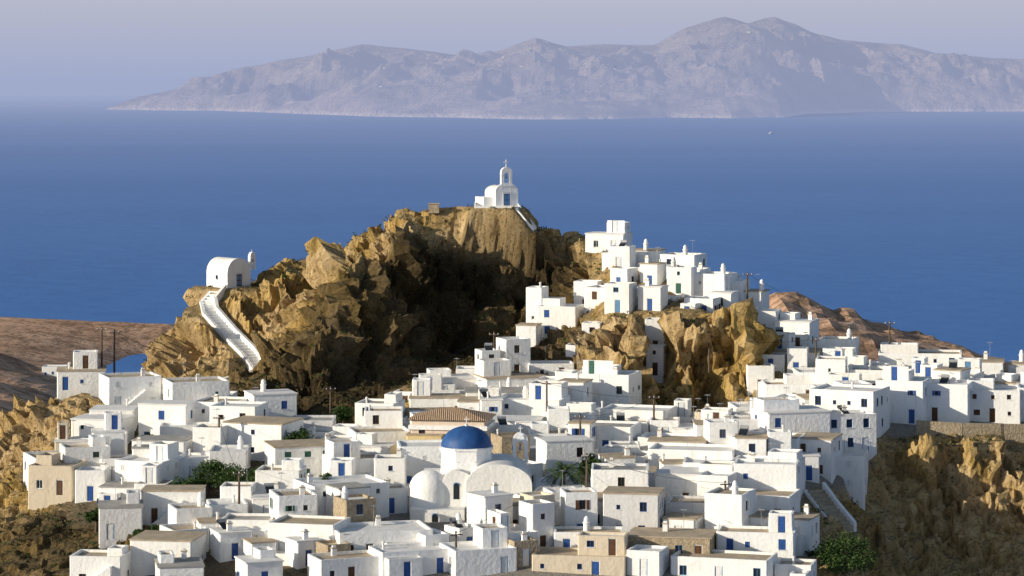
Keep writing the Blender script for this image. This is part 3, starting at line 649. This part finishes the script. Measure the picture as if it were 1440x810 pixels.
T=[(41,350,186.6,3.9,7.6,'dense round dark green tree below the steps','leaf',44),
(37.6,354,189,1.5,3,'small green shrub tree beside the cliff','palm',12),
(-41,385,193.2,3.0,5.4,'dark green garden tree between white houses','leaf',28),
(-37,383.5,193.2,2.7,5.0,'dark green garden tree between white houses','leaf',26),
(-44,382,192.8,2.4,4.2,'low dark green garden shrub tree','leaf',18),
(-34,382,194,2.0,4,'low dark green garden shrub tree','leaf',14),
(-50,372,191,2,3.4,'dark shrub tree on an uncultivated slope','leaf',14),
(-55,376,190.8,1.8,3,'dark shrub tree on an uncultivated slope','leaf',12),
(-46,360,190.4,2.0,3.4,'dark shrub tree on an uncultivated slope','leaf',14),
(-30,398,197,2.2,4.2,'dark green tree between white houses','leaf',16),
(-25,374,194.4,2.0,4.2,'dark green tree between white houses','leaf',16),
(-52,404,196,2.0,4.0,'dark green tree between white houses','leaf',16),
(10.5,380,195.6,1.6,4.8,'slender green tree among white houses','leaf',14),
(39.8,410,200,1.9,4,'round green tree beside a white wall','palm',16),
(40.2,455,207,2.2,3.2,'low spreading green tree below ridge houses','leaf',16),
(37.2,455,208.5,1.5,2.6,'low spreading green tree below ridge houses','leaf',12),
(-31,404.5,197.5,1.8,3.6,'dark green tree behind blue shuttered house','leaf',14),
(-48.5,415,198,1.8,3.4,'dark green tree between white houses','leaf',14),
(-67,447,201,1.9,3.4,'wind bent dark shrub tree on the ridge','leaf',14),
(-25,420,198.5,1.9,3.6,'dark green tree at the foot of the rock','leaf',14),
(-19,418,198.5,1.8,3.2,'dark green tree at the foot of the rock','leaf',14),
(-36,428,199,1.8,3.2,'dark green tree at the foot of the rock','leaf',14)]
for i,t in enumerate(T): tree(*t,sd=i+3)
rr=random.Random(2)
def palm(x,y,z,h,r,label):
    E=empty('palm_tree',(x,y,z),0,label,'palm tree');b=MB();b.tube((0,0,-.5),(0,0,h),.28,.2,'wood',8);obj('trunk',b.mesh('trunk'),E);b=MB()
    for i in range(46):
        a=rr.uniform(0,6.28);el=rr.uniform(-.2,1.2);L=r*rr.uniform(.8,1.1);P=[]
        for j in range(8):
            t=j/7;P.append(Vector((math.cos(a)*math.cos(el)*L*t,math.sin(a)*math.cos(el)*L*t,h+math.sin(el)*L*t-.55*L*t*t)))
        for p,q in zip(P,P[1:]):
            s=(q-p).normalized().cross(Vector((0,0,1))).normalized()
            for m_ in range(3):
                o=p.lerp(q,m_/3);l=.42*(1-.4*abs((o-P[0]).length/L-.4))
                for sg in (-1,1): b.face([o,o+(q-p)*.3,o+s*sg*l+(q-p)*.6-Vector((0,0,.14))],'palm')
    obj('crown',b.mesh('crown'),E)
palm(6.8,373,194.4,4.4,3.2,'short bushy palm tree in a courtyard');palm(9.4,377,194.8,3.8,2.4,'short bushy palm tree in a courtyard')
# ---------------------------------------------------------------- terrain meshes
def grid(name,xs,ys,Zf,mat,disp=None,attrs={}):
    X,Y=np.meshgrid(xs,ys);Z=Zf(X,Y);nx,ny=len(xs),len(ys)
    if disp is not None: X,Y,Z=disp(X,Y,Z)
    co=np.stack([X,Y,Z],-1).reshape(-1,3)
    i=np.arange(ny-1)[:,None]*nx+np.arange(nx-1)[None];f=np.stack([i,i+1,i+nx+1,i+nx],-1).reshape(-1,4)
    me=bpy.data.meshes.new(name);me.vertices.add(len(co));me.vertices.foreach_set('co',co.ravel())
    me.loops.add(f.size);me.loops.foreach_set('vertex_index',f.ravel().astype(np.int32))
    me.polygons.add(len(f));me.polygons.foreach_set('loop_start',np.arange(0,f.size,4,dtype=np.int32));me.polygons.foreach_set('loop_total',np.full(len(f),4,dtype=np.int32))
    me.update(calc_edges=True);me.materials.append(M[mat])
    for k,v in attrs.items():
        a=me.attributes.new(k,'FLOAT','POINT');a.data.foreach_set('value',v.ravel().astype(np.float32))
    me.polygons.foreach_set('use_smooth',np.zeros(len(f),dtype=bool))
    o=obj(name,me);o['kind']='structure';return o,co
def villmask(X,Y):
    L=np.interp(Y,[330,350,360,370,380,400,420,436,446],[-47,-46,-42,-45,-58,-66,-62,-52,-20]);Rr=np.interp(Y,[330,360,372,380,390,400,406,410,446],[34,35,36,38,46,49,52,74,78])
    m=sst(L-3,L+2,X)*(1-sst(Rr-1,Rr+3,X))*(1-sst(436,444,Y))
    cr=sst(11,14,X)*(1-sst(37,39,X))*sst(420,425,Y)
    cl=sst(-45,-40,X)*(1-sst(-16,-10,X))*sst(410,420,Y)
    return m*(1-cr)*(1-cl)
def segd(X,Y,path):
    D=np.full(X.shape,1e9);Zp=np.zeros(X.shape)
    for a,c in zip(path,path[1:]):
        dx,dy=c[0]-a[0],c[1]-a[1];t=np.clip(((X-a[0])*dx+(Y-a[1])*dy)/(dx*dx+dy*dy),0,1)
        d=np.hypot(X-a[0]-t*dx,Y-a[1]-t*dy);m=d<D;D=np.where(m,d,D);Zp=np.where(m,a[2]+t*(c[2]-a[2]),Zp)
    return D,Zp
xs=np.arange(-125,125.01,.48);ys=np.concatenate([np.arange(300,370,.8),np.arange(370,530.1,.4)])
def dnear(X,Y,Z):
    gy,gx=np.gradient(Z);gx=gx/np.gradient(X,axis=1);gy=gy/np.gradient(Y,axis=0)
    sl=np.sqrt(gx**2+gy**2);mk=sst(.2,.6,sl)
    vm=villmask(X,Y);rk=np.maximum(mk,.35)*(1-vm)
    n=np.sqrt(gx**2+gy**2+1);nx,ny,nz=-gx/n,-gy/n,1/n
    top=sst(490,496,Y)*sst(-18,-13,X)*(1-sst(1,4,X))
    rk=rk*(1-.85*top)
    sh=sst(10,13,X)*(1-sst(42,46,X))*sst(446,452,Y);rk=rk*(1-.75*sh)
    rdg=sst(480,495,Y)
    wx=1.1*fbm(X*.2,Y*.2,Z*.2,3,61);wz=1.1*fbm(X*.2,Y*.2,Z*.2,3,62)
    D=1.6*fbm(X*.11,Y*.07,Z*.06,2,3)+2.7*facet((X+wx)/7.5,(Y+wz)/9,(Z+wz)/15,101,1.3)+1.55*facet((X+wx)/3,(Y-wx)/3.4,(Z+wz)/6.5,131,1.4)+.65*facet((X+wz*.3)/1.2,(Y+wx*.3)/1.3,Z/2.6,171,1.4)+.6*ridged(X*.22,Y*.16,Z*.07,4,9)
    big=sst(428,440,Y)
    cl=sst(48,54,X)*(1-sst(410,414,Y))*sst(365,380,Y)
    D=(D*(.65+.35*big)*(1-.4*rdg)-.5-.5*rdg+1.2*cl*fbm(X*.12,Y*.04,Z*.04,3,29))*rk
    X2,Y2,Z2=X+nx*D,Y+ny*D,Z+nz*D
    for P,wd in ((ST1,1.6),(ST2,2.2),(ST3,1.7),(ST4,2.0)):
        d,zp=segd(X,Y,P);t=1-sst(wd,wd+2.2,d);X2=X2+(X-X2)*t;Y2=Y2+(Y-Y2)*t;Z2=Z2+(zp-.45-Z2)*t
    d=np.hypot(X+47.8,Y-490.5);t=(1-sst(4.6,7,d));Z2=Z2+(214.7-Z2)*t*sst(484,486.5,Y)
    d=np.maximum(np.abs(X+2.6)-4.4,np.abs(Y-499)-4.2);t=1-sst(0,2.2,d);Z2=Z2+(228.0-Z2)*t
    return X2,Y2,Z2
Xg,Yg=np.meshgrid(xs,ys)
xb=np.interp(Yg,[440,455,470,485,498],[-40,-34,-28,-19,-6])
scrub_shade=np.clip(sst(xb-3,xb+3,Xg)*(1-sst(8,15,Xg))*sst(436,446,Yg)*(1-sst(490,497,Yg))*1.0+(1-sst(-52,-42,Xg))*(1-sst(378,396,Yg))*.9+sst(-52,-44,Xg)*(1-sst(-22,-16,Xg))*sst(405,415,Yg)*(1-sst(456,468,Yg))*.9,0,1)*(.75+.25*sst(-.3,.3,fbm(Xg*.1,Yg*.1,Xg*0,3,88)))  # paints the hill's diagonal shadow as dark ground; also thickens the scrub
pave=villmask(Xg,Yg);pav=pave*(.2+.8*sst(-28,-18,Xg))
NEAR,co=grid('hillside_terrain',xs,ys,H,'rock',disp=dnear,attrs={'pave':pav,'scrub':np.maximum(scrub_shade,.7*pave*(1-sst(-28,-18,Xg)))})  # scrub attribute carries the painted hill shade too
def Zfar(X,Y):
    Z=H(X,Y);a=np.clip((Y-528)/200,0,1)*sst(-8,10,Z);rk=sst(20,60,X)*sst(600,800,Y)
    return Z+a*((3*fbm(X*.01,Y*.01,0*X,5,5)+1.2*ridged(X*.04,Y*.04,0*X,3,6))*np.clip(Z/60,.2,1)+rk*2.2*ridged(X*.09,Y*.04,0*X,3,16))-(Y<540)*1.5
grid('coastal_hills',np.concatenate([np.arange(-1200,-400,20),np.arange(-400,301,3),np.arange(320,620,20)]),np.concatenate([np.arange(527,1100,5),np.arange(1100,3400,16)]),Zfar,'far')
b=MB();rr=random.Random(5);cnt=0
vmf=pave.ravel();scf=scrub_shade.ravel()
while cnt<4200:
    i=rr.randrange(len(co));p=co[i]
    if (vmf[i]>.05 and (p[0]>-24 or rr.random()<.5)) or p[1]<335 or p[1]>512 or abs(p[0])>95: continue
    if vn(np.array([p[0]*.12]),np.array([p[1]*.12]),np.array([0.]),44)[0]<-.05-scf[i]+(.35 if p[0]>50 else 0) : continue
    if -56<p[0]<-37 and 457<p[1]<490 and segd(np.array([p[0]]),np.array([p[1]]),ST2)[0][0]<3: continue
    q=rr.uniform(.25,.7);leaves(b,(p[0],p[1],p[2]+q*.3),(q,q,q*.6),14,.16,'olive' if rr.random()<.7 else 'leaf',rr);cnt+=1
obj('scrub',b.mesh('scrub'),kind='stuff',label='dry olive green scrub scattered over the rocky hillside',category='scrub')
# ---------------------------------------------------------------- sea
m,nt,b_=newmat('sea_water')
g=N(nt,'ShaderNodeNewGeometry');s=N(nt,'ShaderNodeSeparateXYZ');nt.links.new(g.outputs['Position'],s.inputs[0])
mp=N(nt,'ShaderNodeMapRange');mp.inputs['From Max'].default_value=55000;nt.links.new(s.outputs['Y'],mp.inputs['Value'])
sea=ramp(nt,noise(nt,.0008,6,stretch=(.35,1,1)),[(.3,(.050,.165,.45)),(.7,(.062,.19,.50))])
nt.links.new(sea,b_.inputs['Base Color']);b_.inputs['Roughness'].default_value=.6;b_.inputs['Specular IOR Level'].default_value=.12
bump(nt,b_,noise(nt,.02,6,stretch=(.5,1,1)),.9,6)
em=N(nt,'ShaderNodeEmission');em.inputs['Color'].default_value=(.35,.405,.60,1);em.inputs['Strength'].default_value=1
mx=N(nt,'ShaderNodeMixShader');hz=ramp(nt,mp.outputs[0],[(0,0.),(.055,.03),(.09,.10),(.14,.20),(.22,.37),(.34,.56),(.5,.76),(.72,.92),(1.,1.)])  # aerial haze painted into the water: emission grows with distance
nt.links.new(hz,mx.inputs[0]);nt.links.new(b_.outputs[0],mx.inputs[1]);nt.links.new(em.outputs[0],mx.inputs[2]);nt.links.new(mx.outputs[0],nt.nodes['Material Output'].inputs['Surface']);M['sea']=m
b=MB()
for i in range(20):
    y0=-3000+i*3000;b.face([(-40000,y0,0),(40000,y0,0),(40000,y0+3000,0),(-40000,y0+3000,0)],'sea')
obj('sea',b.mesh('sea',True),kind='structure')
# ---------------------------------------------------------------- hazy island
m,nt,b_=newmat('hazy_island_rock')
g=N(nt,'ShaderNodeNewGeometry');s=N(nt,'ShaderNodeSeparateXYZ');nt.links.new(g.outputs['Position'],s.inputs[0])
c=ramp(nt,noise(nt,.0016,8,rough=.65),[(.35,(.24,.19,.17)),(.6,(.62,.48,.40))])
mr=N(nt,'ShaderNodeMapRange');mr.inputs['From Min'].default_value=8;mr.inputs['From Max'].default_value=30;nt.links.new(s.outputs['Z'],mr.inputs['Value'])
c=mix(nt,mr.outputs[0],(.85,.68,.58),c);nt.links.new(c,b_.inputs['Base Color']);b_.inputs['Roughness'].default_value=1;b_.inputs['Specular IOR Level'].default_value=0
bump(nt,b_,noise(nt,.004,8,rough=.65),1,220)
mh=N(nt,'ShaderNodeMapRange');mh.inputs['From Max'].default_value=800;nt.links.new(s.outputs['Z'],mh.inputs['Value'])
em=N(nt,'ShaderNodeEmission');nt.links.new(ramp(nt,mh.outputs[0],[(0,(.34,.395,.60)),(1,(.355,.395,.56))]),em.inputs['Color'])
mx=N(nt,'ShaderNodeMixShader');mx.inputs[0].default_value=.75  # haze veil painted on the slopes as a fixed share of emission
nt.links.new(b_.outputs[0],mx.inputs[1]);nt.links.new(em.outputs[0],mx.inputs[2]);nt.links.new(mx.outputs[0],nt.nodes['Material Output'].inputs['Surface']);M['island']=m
cr=[(-3800,-80),(-3700,-30),(-3620,30),(-3450,95),(-3100,170),(-2690,312),(-2310,394),(-1875,469),(-1375,581),(-1000,544),(-500,481),(-125,519),(220,644),(500,556),(875,581),(1310,581),(1560,720),(1780,790),(1940,828),(2060,800),(2150,770),(2300,815),(2400,832),(2600,760),(2750,690),(3000,625),(3300,600),(3560,581),(3880,494),(4500,456),(5500,420),(7000,300),(9000,50)]
shr=[(-3700,25600),(-3400,25000),(-2600,24400),(-1800,22500),(-1000,20300),(-300,19600),(200,18900),(700,19100),(1100,19900),(1500,19500),(1900,20000),(2300,22500),(3000,23600),(4000,23900),(9000,24500)]
def Zisl(X,Y):
    C=np.interp(X,[p[0] for p in cr],[p[1] for p in cr]);S=np.minimum(np.interp(X,[p[0] for p in shr],[p[1] for p in shr])+350*fbm(X*.0012,X*0,0*X,4,8),25650)
    t=(Y-S)/(26000-S);f=np.where(t<1,np.clip(t,0,1)**.74,np.clip(1-(t-1)*1.5,-.1,1))
    env=np.clip(t*3,0,1)*np.clip(np.abs(1-t)*3,.06,1)*np.clip(C/400,0,1)
    n=210*ridged(X*.0009,Y*.0006,0*X,4,12)+110*ridged(X*.0026,Y*.0016,0*X,4,13)
    z=np.where(t<0,-20,C*f*(1-.22*np.clip(1-np.abs(t-.5)*2,0,1))+env*(n-95)+12*np.clip(t*40,0,1))
    return np.where(C<0,-20,z)
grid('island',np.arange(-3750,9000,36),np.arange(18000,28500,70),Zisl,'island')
M['speck']=simple('hazy_white_plaster',(.62,.62,.66),.9)
b=MB();rr=random.Random(9)
for cx_,cy_,n in ((300,22000,20),(1300,24200,6),(-900,21500,3),(-150,22500,6)):
    for i in range(n):
        x=cx_+rr.gauss(0,420);y=cy_+rr.gauss(0,350);z=float(Zisl(np.array([x]),np.array([y]))[0])
        if z>20: s=rr.uniform(5,11);b.box(x-s,x+s,y-8,y+8,z-10,z+rr.uniform(5,8),'speck')
obj('village',b.mesh('village'),kind='stuff',label='scattered far off white houses on hazy island slopes',category='distant village')
E=empty('boat',(1250,13700,0),.4,'small white motor boat leaving a wake on the sea','boat')
b=MB();L=13;W=4
P=[(-L,-W),(L*.4,-W),(L,0),(L*.4,W),(-L,W)]
for i in range(5): a=P[i];c=P[(i+1)%5];b.face([(a[0]*.9,a[1]*.8,-.5),(c[0]*.9,c[1]*.8,-.5),(c[0],c[1],3),(a[0],a[1],3)],'wframe')
b.face([(p[0],p[1],3) for p in P],'wframe');obj('hull',b.mesh('hull'),E)
b=MB();b.box(-8,4,-2.6,2.6,3.003,6.5,'wframe');b.box(-4,2,-2,2,6.503,9,'wframe');obj('cabin',b.mesh('cabin'),E)
for x,y in ((-178,1190),(-172,1195),(-190,1180)):
    E=empty('farmhouse',(x,y,ground(x,y)),0,'small white farmhouse on dry brown hills','house');volume(E,-5,0,10,8,0,4.5,'white','rwhite','par','blue',{'f':[(1,2,.1,2.2,'door','blue'),(4,5,1.2,2.4,'shut','blue')]},-6)
# ---------------------------------------------------------------- light
el=math.radians(17);sv=Vector((-.91,-.41,0)).normalized()*math.cos(el);sv.z=math.sin(el)
L=bpy.data.lights.new('sun','SUN');L.energy=5.0;L.angle=math.radians(.5);L.color=(1,.90,.72)
o=bpy.data.objects.new('sun',L);COL.objects.link(o);o.rotation_euler=sv.to_track_quat('Z','Y').to_euler();o.location=(-200,200,400)
w=bpy.data.worlds.new('World');scene.world=w;w.use_nodes=True;nt=w.node_tree;bg=nt.nodes['Background'];bg.inputs['Strength'].default_value=.11
sk=N(nt,'ShaderNodeTexSky',sky_type='NISHITA');sk.sun_disc=False;sk.sun_elevation=el;sk.sun_rotation=math.atan2(sv.x,sv.y);sk.altitude=200
tc=N(nt,'ShaderNodeTexCoord');sp=N(nt,'ShaderNodeSeparateXYZ');nt.links.new(tc.outputs['Generated'],sp.inputs[0])
hz=ramp(nt,sp.outputs['Z'],[(0,(.35,.405,.60)),(.012,(.40,.44,.60)),(.03,(.48,.49,.60))])
sc=mix(nt,1.,hz,(9.1,9.1,9.1),'MULTIPLY')
f=ramp(nt,sp.outputs['Z'],[(.03,0.),(.22,1.)])
nt.links.new(mix(nt,f,sc,sk.outputs[0]),bg.inputs['Color'])
# ---------------------------------------------------------------- camera
cam=bpy.data.cameras.new('camera');cam.lens=100;cam.sensor_width=36;cam.shift_y=-.2014;cam.clip_start=1;cam.clip_end=90000
co_=bpy.data.objects.new('camera',cam);COL.objects.link(co_);co_.location=(0,0,250);co_.rotation_euler=(math.pi/2,0,0);scene.camera=co_
scene.view_settings.view_transform='Standard';scene.view_settings.look='None';scene.view_settings.exposure=0
print('HOUSES',len([o for o in bpy.data.objects if o.type=='EMPTY' and o.get('category')=='house']))
